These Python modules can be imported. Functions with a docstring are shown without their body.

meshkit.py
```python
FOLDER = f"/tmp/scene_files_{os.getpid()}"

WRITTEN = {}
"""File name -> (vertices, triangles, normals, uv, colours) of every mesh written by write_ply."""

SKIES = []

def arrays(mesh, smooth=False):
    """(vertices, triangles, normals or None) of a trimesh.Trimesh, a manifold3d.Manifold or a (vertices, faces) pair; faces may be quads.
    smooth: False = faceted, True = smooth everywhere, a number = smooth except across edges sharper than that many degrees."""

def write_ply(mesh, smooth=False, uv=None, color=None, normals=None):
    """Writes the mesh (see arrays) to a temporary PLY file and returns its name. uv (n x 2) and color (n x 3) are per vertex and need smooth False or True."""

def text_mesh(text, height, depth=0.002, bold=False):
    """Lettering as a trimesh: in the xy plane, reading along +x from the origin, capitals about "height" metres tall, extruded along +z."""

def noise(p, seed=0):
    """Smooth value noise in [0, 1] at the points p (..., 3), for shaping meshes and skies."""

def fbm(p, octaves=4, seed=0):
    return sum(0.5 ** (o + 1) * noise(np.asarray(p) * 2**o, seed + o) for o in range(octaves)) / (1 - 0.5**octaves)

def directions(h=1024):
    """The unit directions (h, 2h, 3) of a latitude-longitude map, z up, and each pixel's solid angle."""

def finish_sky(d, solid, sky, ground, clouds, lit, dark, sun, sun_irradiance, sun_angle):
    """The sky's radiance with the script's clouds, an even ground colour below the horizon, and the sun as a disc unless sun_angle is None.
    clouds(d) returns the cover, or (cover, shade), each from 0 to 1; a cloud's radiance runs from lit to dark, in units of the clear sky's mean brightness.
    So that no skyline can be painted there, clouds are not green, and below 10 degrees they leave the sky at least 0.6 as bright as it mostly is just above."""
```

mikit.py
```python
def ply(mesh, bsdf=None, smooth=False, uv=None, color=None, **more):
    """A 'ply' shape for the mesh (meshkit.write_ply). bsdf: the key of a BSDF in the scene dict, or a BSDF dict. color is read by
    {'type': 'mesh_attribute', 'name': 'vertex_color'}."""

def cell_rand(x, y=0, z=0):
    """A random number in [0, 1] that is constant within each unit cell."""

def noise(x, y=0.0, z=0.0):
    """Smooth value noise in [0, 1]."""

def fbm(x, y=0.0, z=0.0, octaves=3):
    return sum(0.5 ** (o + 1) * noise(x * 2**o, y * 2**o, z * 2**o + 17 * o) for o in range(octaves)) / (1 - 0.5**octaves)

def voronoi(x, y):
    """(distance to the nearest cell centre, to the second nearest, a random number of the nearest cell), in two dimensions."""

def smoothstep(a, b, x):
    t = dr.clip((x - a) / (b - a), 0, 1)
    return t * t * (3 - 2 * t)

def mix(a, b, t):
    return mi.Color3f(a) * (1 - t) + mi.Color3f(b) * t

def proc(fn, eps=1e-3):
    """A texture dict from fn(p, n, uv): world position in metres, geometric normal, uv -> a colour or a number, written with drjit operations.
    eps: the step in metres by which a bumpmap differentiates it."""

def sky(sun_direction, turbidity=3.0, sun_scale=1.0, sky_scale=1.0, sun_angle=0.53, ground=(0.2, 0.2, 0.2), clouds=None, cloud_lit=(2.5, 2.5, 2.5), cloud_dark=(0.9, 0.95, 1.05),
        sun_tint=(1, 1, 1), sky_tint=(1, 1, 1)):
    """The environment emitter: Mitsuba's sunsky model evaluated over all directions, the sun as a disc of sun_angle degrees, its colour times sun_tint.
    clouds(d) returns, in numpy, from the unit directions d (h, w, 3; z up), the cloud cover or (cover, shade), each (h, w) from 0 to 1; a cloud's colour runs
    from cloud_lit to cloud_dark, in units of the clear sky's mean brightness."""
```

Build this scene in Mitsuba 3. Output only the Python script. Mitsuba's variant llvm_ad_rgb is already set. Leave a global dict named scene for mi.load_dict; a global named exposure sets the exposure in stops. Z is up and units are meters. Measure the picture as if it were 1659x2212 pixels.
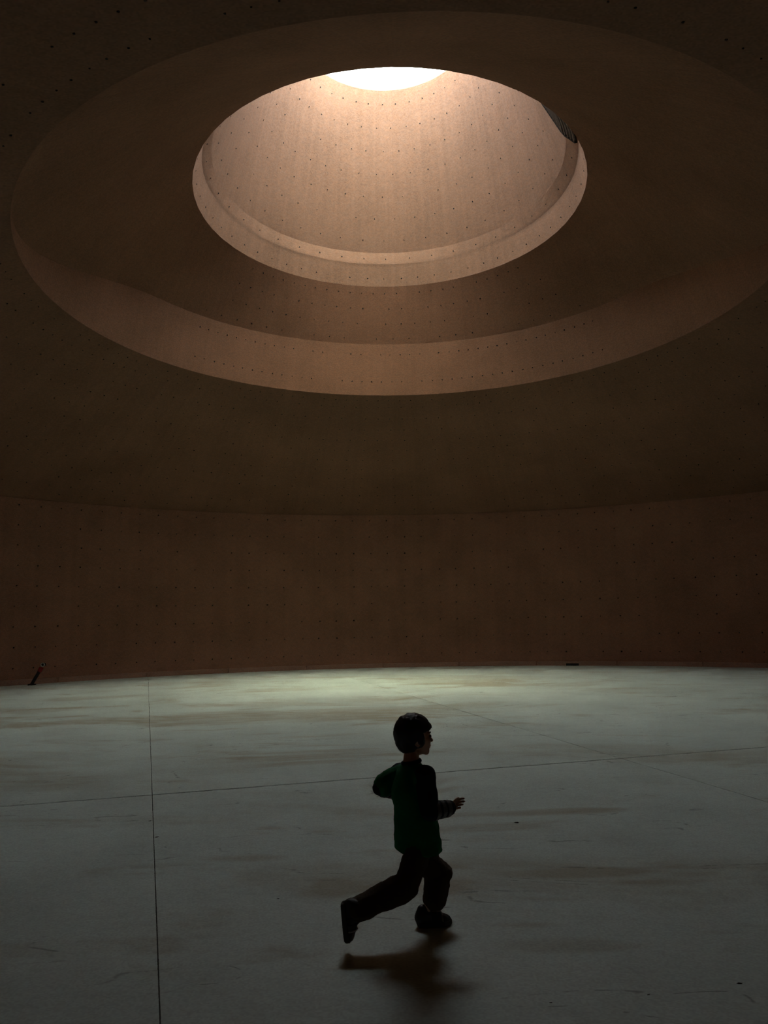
import math
import numpy as np
import trimesh
import manifold3d as m3
import mitsuba as mi
import drjit as dr
import mikit
import meshkit
from shapely.geometry import Polygon, LineString, Point
from shapely.ops import split
from shapely import affinity

T = mi.ScalarTransform4f
rng = np.random.default_rng(7)
scene, labels = {}, {}

# ------------------------------------------------------------------ camera
FOCAL, PITCH, ROLL, EYE = 1654.6, math.radians(8.054), math.radians(-1.0624), 1.5
_d = np.array([0, math.cos(PITCH), math.sin(PITCH)])
_u0 = np.array([0, -math.sin(PITCH), math.cos(PITCH)])
_up = -math.sin(ROLL) * np.array([1.0, 0, 0]) + math.cos(ROLL) * _u0
scene['camera'] = {'type': 'perspective', 'fov': math.degrees(2 * math.atan(829.5 / FOCAL)), 'fov_axis': 'x',
                   'near_clip': 0.05, 'far_clip': 200.0,
                   'to_world': T().look_at(origin=[0, 0, EYE], target=[0, float(_d[1]), EYE + float(_d[2])], up=_up.tolist())}

# ------------------------------------------------------------------ light: daylight through the frosted skylight, nothing else
SUN_ELEVATION = math.radians(70)


def veil(d):
    """A thin, even veil of high cloud."""
    return 0.16 + 0.10 * (meshkit.fbm(d * 3.0, 4, 2) - 0.5), 0.3


scene['sky'] = mikit.sky((0.05, -math.cos(SUN_ELEVATION), math.sin(SUN_ELEVATION)), turbidity=9, sun_scale=0.0, sky_scale=1.0, ground=(0.12, 0.11, 0.1),
                         sky_tint=(1.09, 1.03, 0.86), clouds=veil, cloud_lit=(2.5, 2.5, 2.3), cloud_dark=(1.5, 1.5, 1.45))
exposure = 5.9

# ------------------------------------------------------------------ rings of the hall: centre x, centre y, radius, height
WALL = (1.09, 10.28, 14.78)
WALL_TOP = 4.935
LIP = (0.462, 12.763, 6.248, 7.200)          # lower edge of the middle band
SHELF = (0.391, 12.768, 5.813, 8.400)        # upper edge of the middle band
MOUTH = (0.223, 14.147, 3.785, 9.650)       # lower edge of the light shaft
CREASE = (0.239, 14.096, 3.623, 10.130)
JOINT = (0.215, 14.201, 3.453, 10.390)
OCULUS = (0.194, 14.173, 1.833, 13.500)

# ------------------------------------------------------------------ materials
noise, fbm, mix, smoothstep = mikit.noise, mikit.fbm, mikit.mix, mikit.smoothstep


def polar(p, cx=0.3, cy=10.6):
    return dr.atan2(p.y - cy, p.x - cx), dr.sqrt(dr.square(p.x - cx) + dr.square(p.y - cy))


def concrete_colour(base, streak, blotch, dark_line=None):
    def fn(p, n, uv):
        a, r = polar(p)
        along = p.z + 0.5 * r
        big = fbm(p.x * 0.9, p.y * 0.9, p.z * 0.9, octaves=4)
        board = noise(a * 90, along * 0.6, 3.0) * 0.6 + noise(a * 230, along * 0.9, 8.0) * 0.4
        fine = noise(p.x * 48, p.y * 48, p.z * 48)
        hue = noise(p.x * 23, p.y * 23, p.z * 23 + 40)
        v = 1 + blotch * (big - 0.5) + streak * (board - 0.5) + 0.34 * (fine - 0.5)
        if dark_line is not None:   # soft dark line of uneven strength at this height
            wave = p.z + 0.05 * (noise(a * 5, 2.0, 7.0) - 0.5) - dark_line
            v = v * (1 - 0.30 * dr.exp(-dr.square(wave / 0.045)) * (0.35 + 0.65 * noise(a * 9, 4.0, 1.0)))
        c = mi.Color3f(base) * v
        return dr.clip(c * (1 + mi.Color3f(0.05, -0.01, -0.08) * (2 * hue - 1)), 0, 1)
    return fn


def concrete_bump(p, n, uv):
    return 0.6 * fbm(p.x * 30, p.y * 30, p.z * 30, octaves=3) + 0.4 * noise(p.x * 6, p.y * 6, p.z * 6)


def concrete(base, streak=0.12, blotch=0.45, dark_line=None):
    return {'type': 'twosided', 'b': {'type': 'bumpmap', 'scale': 0.006, 'arbitrary': mikit.proc(concrete_bump, 4e-3),
            'bsdf': {'type': 'principled', 'base_color': mikit.proc(concrete_colour(base, streak, blotch, dark_line)), 'roughness': 0.75, 'specular': 0.25}}}


scene['terracotta_concrete'] = concrete((0.36, 0.184, 0.120))  # one concrete in three tones, light and shade partly in the colour
scene['shaded_soffit_concrete'] = concrete((0.225, 0.116, 0.071))  # ceiling copy of the concrete, darkened: shade put into the colour
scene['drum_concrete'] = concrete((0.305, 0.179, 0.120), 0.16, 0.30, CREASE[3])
scene['plinth_concrete'] = concrete((0.42, 0.255, 0.19), 0.1, 0.4)


def floor_colour(p, n, uv):
    x, y = p.x, p.y
    # dirt dragged across the hall: stains are drawn out along x
    w1, w2 = noise(x * 0.6, y * 0.6, 5.0) - 0.5, noise(x * 0.6, y * 0.6, 15.0) - 0.5
    xs, ys = x + 1.2 * w1, y + 0.9 * w2
    s1 = fbm(xs * 0.45, ys * 0.9, 1.0, octaves=5)
    s2 = fbm(xs * 1.1, ys * 2.6, 9.0, octaves=5)
    s3 = fbm(xs * 3.1, ys * 8.0, 21.0, octaves=5)
    s4 = fbm(x * 14, y * 26, 31.0, octaves=3)
    brown = smoothstep(0.54, 0.78, s1) * (0.15 + 0.7 * s3) + 0.7 * smoothstep(0.55, 0.80, s2) * smoothstep(0.3, 0.75, s3)

    def blob(cx, cy, rx, ry, k):   # the larger stains, where they lie
        e = dr.square((x - cx + 1.6 * (s2 - 0.5) * rx) / rx) + dr.square((y - cy + 2.4 * (s1 - 0.5) * ry) / ry)
        return k * (1 - smoothstep(0.0, 1.0, e)) * (0.35 + 1.1 * s3)
    brown = brown + blob(-2.6, 12.6, 4.2, 0.9, 0.85) + blob(0.2, 13.3, 2.2, 0.7, 0.6) + blob(2.3, 19.2, 2.4, 1.4, 0.6) + blob(1.15, 6.2, 0.9, 0.16, 0.8) + blob(1.25, 4.85, 0.6, 0.11, 0.9) + blob(-0.95, 5.2, 0.35, 0.09, 0.7) + blob(0.75, 3.75, 0.4, 0.12, 0.6)
    brown = dr.clip(brown, 0, 1)
    grey = mi.Color3f(0.45, 0.52, 0.48) * (0.88 + 0.24 * fbm(x * 1.3, y * 1.3, 2.0, octaves=5))
    c = grey * (0.95 + 0.10 * s4)
    c = mix(c, mi.Color3f(0.27, 0.225, 0.135), 0.6 * brown)
    # fine scratches and heel marks, sparse
    line = 1 - smoothstep(0.0, 0.035, dr.abs(noise(xs * 2.2, ys * 9.0, 4.0) - 0.5))
    scratch = line * smoothstep(0.56, 0.70, noise(x * 1.9, y * 3.1, 44.0)) * smoothstep(0.45, 0.6, s4)
    c = c * (1 - 0.40 * scratch)
    grain = noise(x * 110, y * 110, 1.0)
    return dr.clip(c * (0.90 + 0.20 * grain), 0, 1)


def floor_rough(p, n, uv):
    return 0.42 + 0.3 * fbm(p.x * 2, p.y * 2, 6.0, octaves=3)


scene['pale_floor'] = {'type': 'twosided', 'b': {'type': 'principled', 'base_color': mikit.proc(floor_colour), 'roughness': mikit.proc(floor_rough), 'specular': 0.3}}


def plain(name, rgb, rough=0.6, metal=0.0, spec=0.4):
    scene[name] = {'type': 'twosided', 'b': {'type': 'principled', 'base_color': {'type': 'rgb', 'value': list(rgb)}, 'roughness': rough, 'metallic': metal, 'specular': spec}}


plain('joint_dark', (0.05, 0.05, 0.045), 0.9)
plain('hole_shade', (0.022, 0.018, 0.016), 0.9)
plain('dark_metal', (0.03, 0.03, 0.032), 0.45, 0.6)
plain('grey_metal', (0.32, 0.31, 0.30), 0.45, 0.7)
plain('grille_slat', (0.13, 0.11, 0.10), 0.5, 0.2)
plain('grille_back', (0.012, 0.011, 0.010), 0.9)
plain('skin', (0.50, 0.29, 0.19), 0.55)
plain('hair', (0.012, 0.010, 0.010), 0.5)
plain('red_plastic', (0.25, 0.02, 0.02), 0.5)
plain('shoe_black', (0.02, 0.02, 0.021), 0.5)
plain('shoe_sole', (0.035, 0.033, 0.03), 0.8)
plain('eye_dark', (0.02, 0.015, 0.012), 0.2)
plain('dirt', (0.03, 0.025, 0.02), 0.9)


def fabric(name, rgb):
    def fn(p, n, uv):
        return dr.clip(mi.Color3f(rgb) * (0.8 + 0.4 * noise(p.x * 160, p.y * 160, p.z * 160)), 0, 1)
    scene[name] = {'type': 'twosided', 'b': {'type': 'principled', 'base_color': mikit.proc(fn), 'roughness': 0.9, 'specular': 0.1, 'sheen': 0.3}}


fabric('green_cloth', (0.012, 0.115, 0.038))
fabric('navy_cloth', (0.014, 0.015, 0.024))
fabric('grey_cloth', (0.13, 0.125, 0.12))
fabric('brown_cloth', (0.050, 0.034, 0.022))


# ------------------------------------------------------------------ helpers
def add(key, mesh, bsdf, smooth=False, label=None, category=None, kind=None, group=None, **more):
    scene[key] = mikit.ply(mesh, bsdf, smooth=smooth, **more)
    tag(key, label, category, kind, group)
    return key


def tag(key, label=None, category=None, kind=None, group=None):
    d = {k: v for k, v in (('label', label), ('category', category), ('kind', kind), ('group', group)) if v}
    if d:
        labels[key] = d


def numbered(base, i):
    return base if i == 0 else f'{base}_{i:03d}'


def ring_pts(c, n, off=0.0, out=0.0, facets=None):
    """N points on a ring; with FACETS they lie on the chords of that polygon, as cast against straight boards."""
    a = np.arange(n) * 2 * np.pi / n + off
    r = np.full(n, c[2] + out)
    if facets:
        w = 2 * np.pi / facets
        r = r * np.cos(w / 2) / np.cos((a % w) - w / 2) * (1 + 0.5 * (1 - np.cos(w / 2)))
    return np.stack([c[0] + r * np.cos(a), c[1] + r * np.sin(a), np.full(n, c[3])], 1)


def loft(rings, closed=False):
    """Quads between consecutive rings (equal counts); the rings run outside in or bottom up."""
    n, k = len(rings[0]), len(rings)
    v = np.vstack(rings)
    f = []
    for i in range(k if closed else k - 1):
        j = (i + 1) % k
        for a in range(n):
            b = (a + 1) % n
            f.append([i * n + a, i * n + b, j * n + b, j * n + a])
    return v, np.array(f)


def shelf_pts(n, out=0.0, up=0.0):
    """The band's upper edge: full height round the far side, run down into the lip round the near side."""
    a = np.degrees(np.arange(n) * 2 * np.pi / n)
    far = np.abs((a - 90 + 180) % 360 - 180)          # degrees away from the far side
    t = np.clip((far - 60) / 60, 0, 1)  # invented taper: the band fades out by shape as if in shade
    w = (1 - t * t * (3 - 2 * t))[:, None] * 0.97 + 0.03
    return ring_pts(LIP, n, 0.0, out) * (1 - w) + ring_pts(SHELF, n, 0.0, out) * w + [0, 0, up]


def shell(inner, outer, n, off=0.0, facets=()):
    """A solid ring-shaped shell with the inner surface through the rings INNER and the outer one through OUTER."""
    facets = list(facets) + [None] * len(inner)
    rings = [ring_pts(c, n, off, 0.0, f) for c, f in zip(inner, facets)] + [ring_pts(c, n, off) for c in reversed(outer)]
    return loft(rings, closed=True)


def lerp_ring(A, B, s):
    return tuple(np.array(A) * (1 - s) + np.array(B) * s)


def on_ring(A, B, s, az, out=0.0):
    c = lerp_ring(A, B, s)
    return np.array([c[0] + (c[2] + out) * math.cos(az), c[1] + (c[2] + out) * math.sin(az), c[3]])


def box_between(a, b, w, h, up=(0, 0, 1)):
    a, b = np.asarray(a, float), np.asarray(b, float)
    d = b - a
    L = np.linalg.norm(d)
    d /= L
    s = np.cross(d, up)
    s /= np.linalg.norm(s)
    u = np.cross(s, d)
    M = np.eye(4)
    M[:3, 0], M[:3, 1], M[:3, 2], M[:3, 3] = d, s, u, (a + b) / 2
    m = trimesh.creation.box((L, w, h))
    m.apply_transform(M)
    return m


# ------------------------------------------------------------------ floor: slabs between saw-cut joints
disc = Point(WALL[0], WALL[1]).buffer(WALL[2] + 0.15, quad_segs=48)
cuts = [((-2.11, 7.10), (-0.296, 0.955), 0.006), ((-2.11, 7.10), (0.9595, 0.2817), 0.019), ((2.47, 8.45), (-0.268, 0.963), 0.008)]
left = disc
for (px, py), (dx, dy), gap in cuts:
    left = left.difference(LineString([(px - 40 * dx, py - 40 * dy), (px + 40 * dx, py + 40 * dy)]).buffer(gap / 2, cap_style=2))
for i, g in enumerate(sorted(left.geoms, key=lambda g: (g.centroid.y, g.centroid.x))):
    m = trimesh.creation.extrude_polygon(g, 0.003, engine='earcut')
    m.apply_translation([0, 0, -0.003])
    add(numbered('floor__slab', i), m, 'pale_floor')
base = trimesh.creation.cylinder(radius=WALL[2] + 0.3, height=0.2, sections=96)
base.apply_translation([WALL[0], WALL[1], -0.1035])
add('floor__joint_bed', base, 'joint_dark', label='dark filler in the saw-cut joints')
tag('floor', 'pale grey-green concrete floor with thin joints and brown stains', kind='structure')

# ------------------------------------------------------------------ wall, plinth, ceiling rings
N = 168
W0, W1 = (*WALL, 0.0), (*WALL, WALL_TOP)
add('wall_round', shell([(*WALL, -0.15), W1], [(WALL[0], WALL[1], WALL[2] + 0.4, -0.15), (WALL[0], WALL[1], WALL[2] + 0.4, WALL_TOP)], N), 'terracotta_concrete', smooth=25,
    label='round terracotta concrete wall with rows of tie holes', kind='structure')


def up(c, h, out=0.0):
    return (c[0], c[1], c[2] + out, c[3] + h)


add('ceiling__lower_soffit', shell([(WALL[0], WALL[1], WALL[2] + 0.03, WALL_TOP), LIP], [up((*WALL, WALL_TOP), 0.5, 0.4), up(LIP, 0.55, 0.4)], N), 'shaded_soffit_concrete', smooth=25, label='wide dark soffit sloping up to the lit band')
add('ceiling__middle_band', loft([ring_pts(LIP, N), shelf_pts(N), shelf_pts(N, 0.4), ring_pts(LIP, N, 0.0, 0.4)], closed=True), 'shaded_soffit_concrete', smooth=25, label='lit terracotta band around the opening')
add('ceiling__upper_soffit', loft([shelf_pts(N), ring_pts(MOUTH, N, facets=56), ring_pts(up(MOUTH, 0.30, 0.35), N), shelf_pts(N, 0.35, 0.35)], closed=True), 'shaded_soffit_concrete', smooth=25, label='soffit that rises to the mouth of the light shaft')
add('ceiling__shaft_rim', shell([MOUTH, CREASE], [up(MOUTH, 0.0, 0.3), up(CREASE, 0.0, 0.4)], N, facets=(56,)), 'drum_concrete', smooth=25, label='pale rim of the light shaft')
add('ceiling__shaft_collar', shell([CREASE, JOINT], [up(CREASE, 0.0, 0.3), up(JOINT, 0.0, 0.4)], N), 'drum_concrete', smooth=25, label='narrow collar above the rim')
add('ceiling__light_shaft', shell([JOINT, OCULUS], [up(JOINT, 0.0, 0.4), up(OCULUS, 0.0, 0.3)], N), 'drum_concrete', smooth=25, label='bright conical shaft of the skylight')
# unseen outer shell added against light leaks: daylight comes in by the skylight alone
added_roof = [(WALL[0], WALL[1], WALL[2] + 0.8, -0.3), (WALL[0], WALL[1], WALL[2] + 0.8, WALL_TOP + 0.8), up(LIP, 0.8, 0.9), up(SHELF, 0.5, 0.9), up(MOUTH, 0.7, 0.8), up(JOINT, 0.6, 0.7), up(OCULUS, 0.0, 0.4), up(OCULUS, 0.0, 0.02)]
add('ceiling__added_roof', loft([ring_pts(c, N) for c in added_roof]), 'plinth_concrete', smooth=25)
tag('ceiling', 'stepped terracotta concrete ceiling with a round light shaft', kind='structure')

# tie holes: formwork-grid discs, recess shade painted in, too small to pick apart
def hole_disc_mesh(rows):
    """rows: (point function az -> position, normal function az -> normal, azimuths, radius)"""
    V, F, o = [], [], 0
    k = 7
    for pos, nrm, azs, rad in rows:
        for a in azs:
            p, n = pos(a), nrm(a)
            n = n / np.linalg.norm(n)
            t = np.cross(n, [0.3, 0.2, 0.93]); t /= np.linalg.norm(t)
            b = np.cross(n, t)
            ang = np.arange(k) * 2 * np.pi / k
            rr = rad * rng.uniform(0.75, 1.2)
            ringv = p + rr * (np.cos(ang)[:, None] * t + np.sin(ang)[:, None] * b)
            V += [ringv + 0.006 * n, ringv - 0.02 * n, (p + 0.006 * n)[None]]
            for i in range(k):
                j = (i + 1) % k
                F += [[o + i, o + j, o + 2 * k], [o + k + i, o + k + j, o + j], [o + k + i, o + j, o + i]]
            o += 2 * k + 1
    return np.vstack(V), np.array(F)


def ring_row(A, B, s, count, off, keep=0.96, rad=0.02):
    A, B = np.array(A, float), np.array(B, float)
    def pos(a):
        return on_ring(A, B, s, a)
    def nrm(a):
        d = on_ring(A, B, min(1, s + 0.02), a) - on_ring(A, B, max(0, s - 0.02), a)
        t = np.array([-math.sin(a), math.cos(a), 0])
        n = np.cross(t, d)
        c = lerp_ring(A, B, s)
        if n @ (np.array([c[0], c[1], c[3] - 3.0]) - pos(a)) < 0:
            n = -n
        return n
    azs = [(i + off + rng.uniform(-0.05, 0.05)) * 2 * math.pi / count for i in range(count)]
    azs = [a for a in azs if rng.random() < keep]
    return pos, nrm, azs, rad


rows = [ring_row(W0, W1, z / WALL_TOP, 166, 0.3, 0.93, 0.018) for z in np.arange(0.43, 4.8, 0.54)]
add('wall_round__tie_hole', hole_disc_mesh(rows), 'hole_shade', kind='stuff', label='rows of small dark tie holes in the wall')
WT = (*WALL, WALL_TOP)
rows = [ring_row(WT, LIP, s, 148, 0.1, 0.9, 0.013) for s in (0.06, 0.13, 0.20, 0.28, 0.36, 0.44, 0.52, 0.60, 0.68, 0.76, 0.84, 0.92, 0.965)]
add('ceiling__lower_soffit__tie_hole', hole_disc_mesh(rows), 'hole_shade', kind='stuff')
far_only = lambda row, lo, hi: (row[0], row[1], [a for a in row[2] if math.radians(lo) < a < math.radians(hi)], row[3])
rows = [far_only(ring_row(LIP, SHELF, s, 150, 0.2, 0.92, 0.014), 39, 141) for s in (0.27, 0.80)]
add('ceiling__middle_band__tie_hole', hole_disc_mesh(rows), 'hole_shade', kind='stuff')
rows = [far_only(ring_row(SHELF, MOUTH, s, 88, o, 0.9, 0.013), 39, 141) for s, o in ((0.1, 0.2), (0.36, 0.5), (0.62, 0.2), (0.88, 0.45))]
add('ceiling__upper_soffit__tie_hole', hole_disc_mesh(rows), 'hole_shade', kind='stuff')
rows = [ring_row(MOUTH, CREASE, 0.35, 56, 0.3, 0.95, 0.014)]
add('ceiling__shaft_rim__tie_hole', hole_disc_mesh(rows), 'hole_shade', kind='stuff')
rows = [ring_row(CREASE, JOINT, 0.45, 40, 0.1, 0.9, 0.014)]
add('ceiling__shaft_collar__tie_hole', hole_disc_mesh(rows), 'hole_shade', kind='stuff')
rows = [ring_row(JOINT, OCULUS, s, 40, o, 0.93, 0.012) for s, o in ((0.08, 0.2), (0.22, 0.6), (0.36, 0.2), (0.5, 0.6), (0.64, 0.2), (0.78, 0.6), (0.92, 0.2))]
add('ceiling__light_shaft__tie_hole', hole_disc_mesh(rows), 'hole_shade', kind='stuff')

# plinth: curved concrete skirting in lengths
PANELS, PH, PT = 38, 0.14, 0.035
for i in range(PANELS):
    a0, a1 = (i + 0.0) * 2 * math.pi / PANELS + 0.0006, (i + 1) * 2 * math.pi / PANELS - 0.0006
    az = np.linspace(a0, a1, 6)
    R0, R1 = WALL[2] + 0.01, WALL[2] - PT
    sec = [(R0, 0.0), (R1, 0.0), (R1, PH - 0.012), (R1 + 0.012, PH), (R0, PH)]
    v = np.array([[WALL[0] + r * math.cos(a), WALL[1] + r * math.sin(a), z + 0.001] for a in az for r, z in sec])
    k = len(sec)
    f = [[j * k + q, j * k + (q + 1) % k, (j + 1) * k + (q + 1) % k, (j + 1) * k + q] for j in range(len(az) - 1) for q in range(k)]
    m = trimesh.Trimesh(v, np.vstack([np.array(f)[:, [0, 1, 2]], np.array(f)[:, [0, 2, 3]], [[0, 1, 2], [0, 2, 4], [2, 3, 4]], np.array([[0, 2, 1], [0, 4, 2], [2, 4, 3]]) + (len(az) - 1) * k]), process=False)
    add(numbered('baseboard_round__panel', i), m, 'plinth_concrete')
tag('baseboard_round', 'low curved skirting of terracotta lengths along the foot of the wall', kind='structure')
# small dark plate under the skirting
a = math.atan2(24.02 - WALL[1], 5.69 - WALL[0])
pp = np.array([WALL[0] + (WALL[2] - 0.055) * math.cos(a), WALL[1] + (WALL[2] - 0.055) * math.sin(a), 0.035])
tt = np.array([-math.sin(a), math.cos(a), 0])
add('baseboard_round__floor_plate', box_between(pp - 0.19 * tt, pp + 0.19 * tt, 0.05, 0.07), 'dark_metal', label='short dark plate at the foot of the skirting')

# ------------------------------------------------------------------ skylight
fr = shell([(OCULUS[0], OCULUS[1], OCULUS[2], OCULUS[3]), (OCULUS[0], OCULUS[1], OCULUS[2], OCULUS[3] + 0.05)], [(OCULUS[0], OCULUS[1], OCULUS[2] + 0.3, OCULUS[3]), (OCULUS[0], OCULUS[1], OCULUS[2] + 0.3, OCULUS[3] + 0.05)], 96)
add('window_1__frame', fr, 'drum_concrete', smooth=25)
tag('window_1', 'round white skylight at the top of the light shaft', kind='structure')

# ------------------------------------------------------------------ ventilation grille in the shaft
Z0, Z1, AZ_NEAR, NS = CREASE[3] + 0.012, CREASE[3] + 1.42, math.radians(-66), 24


def on_shaft(z, az, off=0.0):
    """A point of the shaft's inner face at height z, OFF metres inside it."""
    A, B = (CREASE, JOINT) if z < JOINT[3] else (JOINT, OCULUS)
    return on_ring(A, B, (z - A[3]) / (B[3] - A[3]), az, -off)


def edge_az(z):
    return math.radians(-17.6 - 2.3 * (z - CREASE[3]))


def patch(zs, az_of, az_to, off, thick, k=12):
    """A thin curved plate on the shaft between the heights ZS and the azimuths az_of(z)..az_to(z)."""
    front = [on_shaft(z, a, off) for z in zs for a in np.linspace(az_of(z), az_to(z), k)]
    back = [on_shaft(z, a, off - thick) for z in zs for a in np.linspace(az_of(z), az_to(z), k)]
    n = len(zs)
    q = [[i * k + j, i * k + j + 1, (i + 1) * k + j + 1, (i + 1) * k + j] for i in range(n - 1) for j in range(k - 1)]
    o = n * k
    F = q + [[o + a for a in reversed(f)] for f in q]
    rim = [j for j in range(k)] + [i * k + k - 1 for i in range(1, n)] + [(n - 1) * k + j for j in range(k - 2, -1, -1)] + [i * k for i in range(n - 2, 0, -1)]
    F += [[rim[t], rim[(t + 1) % len(rim)], o + rim[(t + 1) % len(rim)], o + rim[t]] for t in range(len(rim))]
    return np.array(front + back), np.array(F)


add('ventilation_grille__recess_shade_panel', patch(np.linspace(Z0, Z1, 14), edge_az, lambda z: AZ_NEAR, 0.012, 0.01), 'grille_back')  # dark panel in place of an open recess, its shade put into colour
for i in range(NS):
    z = Z0 + (Z1 - Z0) * (i + 0.5) / NS
    add(numbered('ventilation_grille__slat', i), patch([z - 0.008, z + 0.008], edge_az, lambda z: AZ_NEAR, 0.045, 0.028), 'grille_slat')
add('ventilation_grille__frame', patch(np.linspace(Z0, Z1, 14), lambda z: edge_az(z) + 0.006, lambda z: edge_az(z) - 0.004, 0.05, 0.045, 2), 'grille_back')
tag('ventilation_grille', 'dark slatted grille set in the right side of the light shaft', 'grille')

# ------------------------------------------------------------------ dark slanted post at the foot of the wall, left
PB, PTOP = np.array([-9.25, 20.35, 0.0]), np.array([-8.99, 20.35, 0.50])
dv = (PTOP - PB) / np.linalg.norm(PTOP - PB)
def rod(a, b, r, sec=16):
    m = trimesh.creation.cylinder(radius=r, segment=[a, b], sections=sec)
    return m
add('slanted_post__pole', rod(PB + [0, 0, 0.03], PTOP - 0.1 * dv, 0.042), 'dark_metal', smooth=40)
foot = trimesh.creation.cylinder(radius=0.10, height=0.03, sections=24); foot.apply_translation(PB + [0, 0, 0.016])
add('slanted_post__foot', foot, 'dark_metal', smooth=40)
add('slanted_post__collar', rod(PTOP - 0.17 * dv, PTOP - 0.06 * dv, 0.055), 'red_plastic', smooth=40, label='red collar')
hd = trimesh.creation.torus(0.045, 0.014, 24, 10)
hd.apply_transform(trimesh.transformations.rotation_matrix(math.pi / 2 + 0.1, [1, 0, 0])); hd.apply_translation(PTOP + [0.02, -0.05, 0.02])
add('slanted_post__ring', hd, 'grey_metal', smooth=True, label='pale ring at the top')
cup = rod(PTOP + [0.02, 0.06, 0.02], PTOP + [0.02, -0.045, 0.02], 0.044)
add('slanted_post__head', cup, 'dark_metal', smooth=40)
tag('slanted_post', 'small slanted post with red collar and pale ring, against the wall at far left', 'post')

# ------------------------------------------------------------------ the running child
def sph(c, r, n=20):
    return m3.Manifold.sphere(float(r), n).translate([float(x) for x in c])


def bone(a, ra, b, rb, n=20):
    return m3.Manifold.batch_hull([sph(a, ra, n), sph(b, rb, n)])


def ell(c, rad, R=None, n=32):
    s = m3.Manifold.sphere(1.0, n).scale([float(x) for x in rad])
    if R is not None:
        s = s.transform(np.hstack([np.asarray(R, float), np.zeros((3, 1))]))
    return s.translate([float(x) for x in c])


def chain(pts):
    return [bone(pts[i][0], pts[i][1], pts[i + 1][0], pts[i + 1][1]) for i in range(len(pts) - 1)]


def finish(parts, edge=0.006, it=8, wob=0.0, seed=3):
    M = parts[0]
    for p in parts[1:]:
        M = M + p
    M = M.refine_to_length(edge)
    me = M.to_mesh()
    m = trimesh.Trimesh(me.vert_properties[:, :3], me.tri_verts, process=True)
    trimesh.smoothing.filter_taubin(m, lamb=0.5, nu=0.53, iterations=it)
    if wob:
        v = np.array(m.vertices)
        n = np.array(m.vertex_normals)
        w = meshkit.fbm(v * 16 * [1, 1, 1.6], 3, seed) - 0.5
        m.vertices = v + n * (wob * w)[:, None]
    return m


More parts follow.
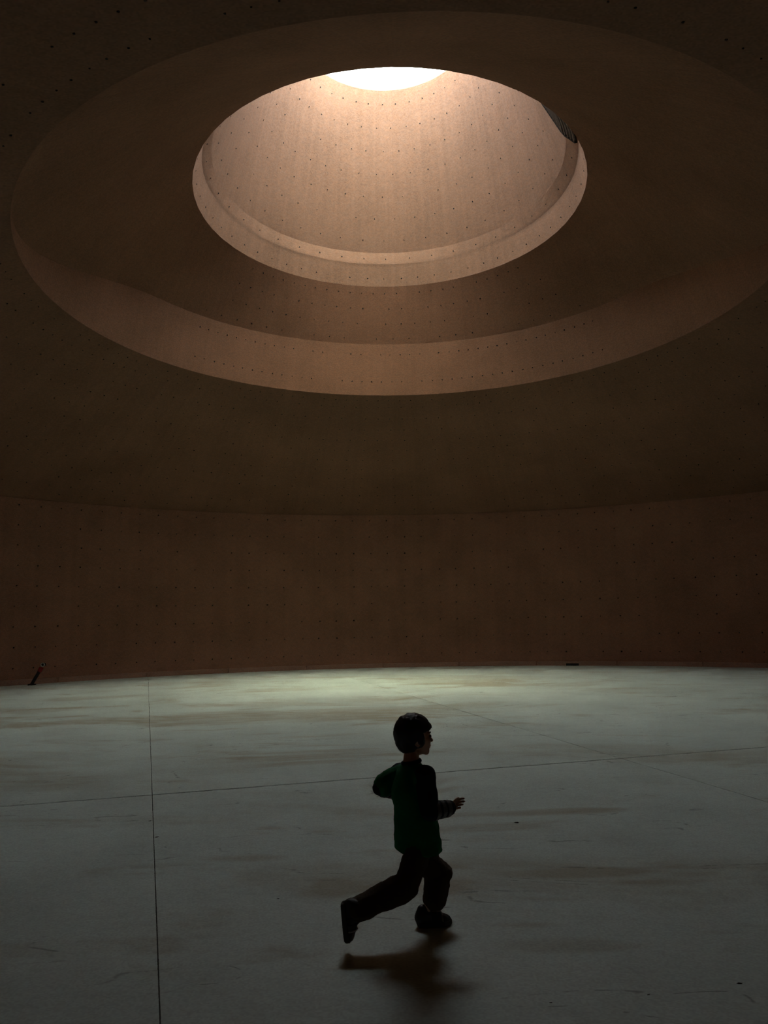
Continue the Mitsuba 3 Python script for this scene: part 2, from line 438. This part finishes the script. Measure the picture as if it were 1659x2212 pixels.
A = np.array
HEAD_YAW = math.radians(14)
hf = A([math.cos(HEAD_YAW), math.sin(HEAD_YAW), 0.0]); hl = A([-math.sin(HEAD_YAW), math.cos(HEAD_YAW), 0.0]); hu = A([0, 0, 1.0])
HC = A([0.133, 3.965, 0.928])
HR = np.stack([hf, hl, hu], 1)
def hp(x, y, z):
    return HC + x * hf + y * hl + z * hu

fwd = A([math.cos(math.radians(33)), math.sin(math.radians(33)), 0]); lft = A([-fwd[1], fwd[0], 0])
NECK = A([0.113, 3.955, 0.802]); CHEST = A([0.118, 3.955, 0.69]); WAIST = A([0.130, 3.955, 0.56]); PEL = A([0.138, 3.955, 0.455])
SHL, ELL_, WRL, HAL = A([0.058, 4.045, 0.735]), A([-0.045, 4.03, 0.662]), A([0.050, 4.125, 0.615]), A([0.088, 4.155, 0.615])
SHR, ELR, WRR, HAR = A([0.175, 3.875, 0.745]), A([0.192, 3.83, 0.592]), A([0.290, 3.885, 0.592]), A([0.335, 3.912, 0.607])
HIPL, KNL, ANL, = A([0.112, 4.01, 0.425]), A([0.252, 4.085, 0.235]), A([0.176, 4.04, 0.075])
HIPR, KNR, ANR, = A([0.150, 3.895, 0.435]), A([0.060, 3.85, 0.250]), A([-0.165, 3.775, 0.175])


def fingers(wrist, palm_dir, up_dir, side, curl):
    """Palm and five fingers as bones. side is the direction in which the thumb lies."""
    d, s = palm_dir / np.linalg.norm(palm_dir), side / np.linalg.norm(side)
    n = np.cross(d, s)
    out = [m3.Manifold.batch_hull([sph(wrist, 0.015), sph(wrist + 0.045 * d + 0.016 * s, 0.009), sph(wrist + 0.042 * d - 0.017 * s, 0.009)])]
    for k, L in enumerate((0.036, 0.041, 0.038, 0.029)):
        o = 0.0175 - 0.0117 * k
        p0 = wrist + 0.040 * d + o * s
        p1 = p0 + L * 0.5 * (d * math.cos(curl) + n * math.sin(curl)) + 0.004 * (1.5 - k) / 1.5 * s
        p2 = p1 + L * 0.32 * (d * math.cos(2.0 * curl) + n * math.sin(2.0 * curl))
        p3 = p2 + L * 0.26 * (d * math.cos(2.8 * curl) + n * math.sin(2.8 * curl))
        out += [bone(p0, 0.0065, p1, 0.006, 12), bone(p1, 0.006, p2, 0.0055, 12), bone(p2, 0.0055, p3, 0.005, 12)]
    t0 = wrist + 0.014 * d + 0.012 * s
    t1 = t0 + 0.020 * (0.6 * d + 0.75 * s + 0.25 * n)
    t2 = t1 + 0.016 * (0.85 * d + 0.45 * s + 0.3 * n)
    out += [bone(t0, 0.008, t1, 0.007, 12), bone(t1, 0.007, t2, 0.0055, 12)]
    return out


body = []
# head: skull, face, jaw, nose, lips, brow, ears
body += [ell(hp(-0.008, 0, 0.012), (0.083, 0.070, 0.083), HR), ell(hp(0.020, 0, -0.030), (0.061, 0.059, 0.068), HR),
         m3.Manifold.batch_hull([sph(hp(0.058, 0, -0.084), 0.016), sph(hp(0.005, 0.038, -0.066), 0.018), sph(hp(0.005, -0.038, -0.066), 0.018), sph(hp(0.052, 0, -0.05), 0.022)]),
         bone(hp(0.076, 0, -0.012), 0.006, hp(0.088, 0, -0.030), 0.0085, 12), ell(hp(0.084, 0, -0.032), (0.008, 0.013, 0.006), HR, 16),
         ell(hp(0.074, 0, -0.054), (0.009, 0.019, 0.005), HR, 16), ell(hp(0.072, 0, -0.063), (0.009, 0.016, 0.005), HR, 16),
         bone(hp(0.071, 0.014, 0.008), 0.007, hp(0.062, 0.040, 0.008), 0.007, 12), bone(hp(0.071, -0.014, 0.008), 0.007, hp(0.062, -0.040, 0.008), 0.007, 12),
         ell(hp(0.040, 0.028, -0.040), (0.026, 0.026, 0.028), HR, 20), ell(hp(0.040, -0.028, -0.040), (0.026, 0.026, 0.028), HR, 20)]
for s in (1, -1):
    body += [ell(hp(-0.008, s * 0.070, -0.022), (0.015, 0.008, 0.025), HR, 20), ell(hp(-0.004, s * 0.070, -0.040), (0.009, 0.007, 0.010), HR, 16)]
body += [bone(hp(-0.018, 0, -0.055), 0.036, NECK, 0.040)]
body += chain([(NECK, 0.04), (CHEST, 0.075), (WAIST, 0.075), (PEL, 0.070)])
for sh, el, wr in ((SHL, ELL_, WRL), (SHR, ELR, WRR)):
    body += [bone(CHEST, 0.06, sh, 0.035)] + chain([(sh, 0.032), (el, 0.024), (wr, 0.016)])
body += fingers(WRL, HAL - WRL, hu, hu, 0.5) + fingers(WRR, HAR - WRR, hu, hu + 0.3 * hf, 0.35)
for hip, kn, an in ((HIPL, KNL, ANL), (HIPR, KNR, ANR)):
    body += chain([(hip, 0.040), (kn, 0.036), (an, 0.024)])
# feet inside the shoes
FL, FR = A([0.99, 0.14, -0.10]), A([0.18, 0.02, -0.98])
FL /= np.linalg.norm(FL); FR /= np.linalg.norm(FR)
TOEL = A([0.262, 4.055, 0.028]); HEELL = A([0.138, 4.03, 0.036])
TOER = A([-0.198, 3.757, 0.085]); HEELR = A([-0.196, 3.765, 0.185])
body += [m3.Manifold.batch_hull([sph(ANL, 0.022), sph(HEELL, 0.02), sph(TOEL, 0.014)]), m3.Manifold.batch_hull([sph(ANR, 0.022), sph(HEELR, 0.018), sph(TOER, 0.014)])]
add('person__body', finish(body, 0.0038, 5), 'skin', smooth=True)

for i, s in enumerate((1, -1)):
    add(numbered('person__eye', i), trimesh.creation.icosphere(2, 0.0085).apply_translation(hp(0.0715, s * 0.026, -0.006)), 'eye_dark', smooth=True)
    add(numbered('person__eyebrow', i), finish([bone(hp(0.0785, s * 0.014, 0.012), 0.0032, hp(0.068, s * 0.043, 0.013), 0.0026, 10)], 0.003, 2), 'hair', smooth=True)

# hair: a cap over skull and nape, short fringe
cap = ell(hp(-0.010, 0, 0.014), (0.098, 0.085, 0.095), HR, 48) + ell(hp(-0.034, 0, -0.028), (0.064, 0.066, 0.062), HR, 40) + ell(hp(0.004, 0.052, -0.018), (0.030, 0.028, 0.034), HR, 24) + ell(hp(0.004, -0.052, -0.018), (0.030, 0.028, 0.034), HR, 24)
cut = m3.Manifold.cube([0.3, 0.4, 0.3], False).translate([0.026, -0.2, -0.288]).rotate([0, -14, 0])
cut = cut.transform(np.hstack([HR, HC[:, None]]))
cap = cap - cut
hm = finish([cap], 0.006, 4)
v = np.array(hm.vertices); n = np.array(hm.vertex_normals)
w = meshkit.fbm((v - HC) * [60, 60, 22], 3, 5) - 0.5
hm.vertices = v + n * (0.012 * w)[:, None]
add('person__hair', hm, 'hair', smooth=True, label='short black hair')

# green top, loose, hem over the hips
shirt = []
BR = np.stack([fwd, lft, hu], 1)
chest_e, waist_e = ell(CHEST + [-0.002, 0, -0.025], (0.104, 0.114, 0.058), BR), ell(WAIST + [-0.004, 0, 0.0], (0.100, 0.114, 0.05), BR)
shirt += [m3.Manifold.batch_hull([ell(SHL * 0.75 + NECK * 0.25 + [0, 0, -0.01], (0.035, 0.035, 0.028)), ell(SHR * 0.75 + NECK * 0.25 + [0, 0, -0.01], (0.035, 0.035, 0.028)), chest_e, ell(NECK + [0, 0, -0.016], (0.050, 0.050, 0.018))]),
          m3.Manifold.batch_hull([chest_e, waist_e]),
          m3.Manifold.batch_hull([waist_e, ell(PEL + [0.0, 0, -0.065], (0.102, 0.142, 0.022), BR)])]
for sh, el in ((SHL, ELL_), (SHR, ELR)):
    shirt += [m3.Manifold.batch_hull([ell(sh * 0.85 + CHEST * 0.15, (0.055, 0.055, 0.050)), sph(sh + (el - sh) * (0.80 if sh is SHL else 0.42), 0.056 if sh is SHL else 0.047)])]
sm = finish(shirt, 0.006, 10, 0.018, 11)
add('person__green_top', sm, 'green_cloth', smooth=True, label='loose dark green top')
col = trimesh.creation.torus(0.043, 0.010, 32, 12); col.apply_transform(trimesh.transformations.rotation_matrix(-0.15, [0, 1, 0])); col.apply_translation(NECK + [0, 0, -0.002])
add('person__green_top__collar', col, 'navy_cloth', smooth=True, label='dark collar')


def sleeve(key, sh, el, wr, thick, label):
    parts = [bone(sh, 0.046 * thick, el, 0.040 * thick), bone(el, 0.040 * thick, wr, 0.030 * thick)]
    add(key, finish(parts, 0.006, 8, 0.010, 21), 'navy_cloth', smooth=True, label=label)
    k = 0
    for s0 in (0.18, 0.5, 0.80):
        a, b = el + (wr - el) * s0, el + (wr - el) * (s0 + 0.15)
        r = (0.040 + (0.030 - 0.040) * s0) * thick + 0.0035
        rr = (0.040 + (0.030 - 0.040) * (s0 + 0.15)) * thick + 0.0035
        st = m3.Manifold.batch_hull([disc3(a, wr - el, r), disc3(b, wr - el, rr)])
        add(numbered(key + '__stripe', k), finish([st], 0.006, 3, 0.006, 21), 'grey_cloth', smooth=True, label='pale grey stripe' if k == 0 else None)
        k += 1


def disc3(c, d, r):
    d = d / np.linalg.norm(d)
    m = m3.Manifold.cylinder(0.004, float(r), float(r), 28, True)
    x = np.cross([0.1, 0.9, 0.2], d); x /= np.linalg.norm(x)
    return m.transform(np.hstack([np.stack([x, np.cross(d, x), d], 1), np.asarray(c, float)[:, None]]))


sleeve('person__sleeve', SHR, ELR, WRR, 1.16, 'dark sleeve with pale stripes on the forearm')
sleeve('person__sleeve_001', SHL, ELL_, WRL, 1.0, None)

# loose brown trousers, cuffs over the ankles
pants = [m3.Manifold.batch_hull([ell(PEL + [0, 0, -0.02], (0.082, 0.098, 0.05), BR), ell(HIPL, (0.056, 0.054, 0.05)), ell(HIPR, (0.056, 0.054, 0.05))]),
         bone(HIPL + [0.006, 0, -0.02], 0.062, KNL + [-0.018, 0, -0.005], 0.066), bone(KNL + [-0.012, 0, -0.005], 0.070, ANL + [0.040, 0.004, 0.050], 0.060), bone(ANL + [0.044, 0.004, 0.045], 0.052, ANL + [0.052, 0.004, 0.030], 0.040),
         bone(HIPR + [-0.006, 0, -0.02], 0.062, KNR + [0.01, 0, 0], 0.060), bone(KNR + [0.01, 0, 0], 0.064, ANR + [0.010, 0, 0.0], 0.057)]
add('person__trousers', finish(pants, 0.006, 8, 0.024, 31), 'brown_cloth', smooth=True, label='loose dark brown trousers')


def shoe(key, ankle, heel, toe, side, upv, label):
    """heel and toe lie on the sole; side is the sole's width direction."""
    d = (toe - heel) / np.linalg.norm(toe - heel); s = side / np.linalg.norm(side); u = np.cross(d, s); u = u if u @ upv > 0 else -u
    L = np.linalg.norm(toe - heel)
    def P(x, y, z):
        return heel + d * x * L + s * y + u * z
    # outline of the sole
    out = [(-0.02, 0.0), (0.0, 0.022), (0.2, 0.029), (0.5, 0.029), (0.75, 0.036), (0.93, 0.028), (1.02, 0.004)]
    sole = m3.Manifold.batch_hull([sph(P(x, sg * y, z), 0.005, 10) for x, y in out for sg in (1, -1) for z in (0.006, 0.020)])
    add(key + '__sole', finish([sole], 0.008, 2), 'shoe_sole', smooth=True)
    upper = [m3.Manifold.batch_hull([sph(P(0.05, 0, 0.045), 0.030, 14), sph(P(0.22, 0, 0.045), 0.031, 14), sph(P(0.12, 0, 0.075), 0.028, 14), sph(P(0.08, 0, 0.022), 0.026, 12)]),
             m3.Manifold.batch_hull([sph(P(0.25, 0, 0.05), 0.031, 14), sph(P(0.55, 0, 0.036), 0.030, 14), sph(P(0.3, 0, 0.026), 0.028, 12), sph(P(0.78, 0.008, 0.028), 0.024, 12), sph(P(0.78, -0.008, 0.028), 0.024, 12), sph(P(0.9, 0, 0.024), 0.020, 12)])]
    add(key + '__upper', finish(upper, 0.005, 5), 'shoe_black', smooth=True)
    for k, x in enumerate((0.36, 0.54, 0.70)):
        hgt, wid = 0.083 - 0.052 * (x - 0.3), 0.033
        pts = [P(x, wid * math.cos(t) * 1.03, 0.026 + (hgt - 0.026) * max(0, math.sin(t))) for t in np.linspace(0.05, math.pi - 0.05, 9)]
        add(numbered(key + '__strap', k), finish(sum([[bone(pts[j], 0.0045, pts[j + 1], 0.0045, 8)] for j in range(8)], []), 0.005, 2), 'grey_metal' if k == 2 else 'shoe_black', smooth=True)
    if label:
        tag(key, label)


hL, tL = A([0.135, 4.028, 0.0]), A([0.292, 4.060, 0.0])
shoe('person__shoe', ANL, hL, tL, A([-0.2, 0.98, 0]), hu, 'dark strapped shoe flat on the floor')
hR, tR = A([-0.232, 3.764, 0.205]), A([-0.215, 3.755, 0.045])
shoe('person__shoe_001', ANR, hR, tR, A([0.1, 0.99, 0]), A([1.0, 0, 0]), 'dark strapped shoe lifted behind')
tag('person', 'small running child with black hair, dark green top and brown trousers', 'person')

# ------------------------------------------------------------------ flecks of debris on the floor
FLECKS = [(0.936, 5.93, 0.017, 'dark curled fleck of debris on the floor to the right of the raised hand'),
          (1.42, 3.38, 0.011, 'dark elongated fleck of debris near the bottom right corner of the floor'),
          (-1.85, 6.18, 0.010, 'tiny dark fleck just right of the long joint, below where the joints cross'),
          (-1.66, 5.72, 0.013, 'dark fleck right of the long joint, a little nearer than the tiny one'),
          (1.02, 3.30, 0.006, 'tiny dark fleck left of the elongated fleck at the bottom right'),
          (-0.62, 4.45, 0.008, 'small dark fleck on the floor left of the lifted shoe'),
          (1.95, 4.05, 0.009, 'dark fleck of debris on the bare floor at the right edge'),
          (0.62, 3.25, 0.006, 'tiny dark fleck on the floor right of the shadow')]
for i, (x, y, r, text) in enumerate(FLECKS):
    m = trimesh.creation.icosphere(2, 1.0)
    v = np.array(m.vertices)
    v *= (1 + 0.7 * (meshkit.noise(v * 2.1 + 7 * i) - 0.5))[:, None]
    m.vertices = v * [r, r * 0.45, r * 0.16]
    m.apply_transform(trimesh.transformations.rotation_matrix(rng.uniform(-0.6, 0.6), [0, 0, 1]))
    m.apply_translation([x, y, -m.bounds[0][2] + 0.0005])
    add(numbered('debris_fleck', i), m, 'dirt', smooth=40, label=text, category='debris', group='dark flecks of debris on the floor')
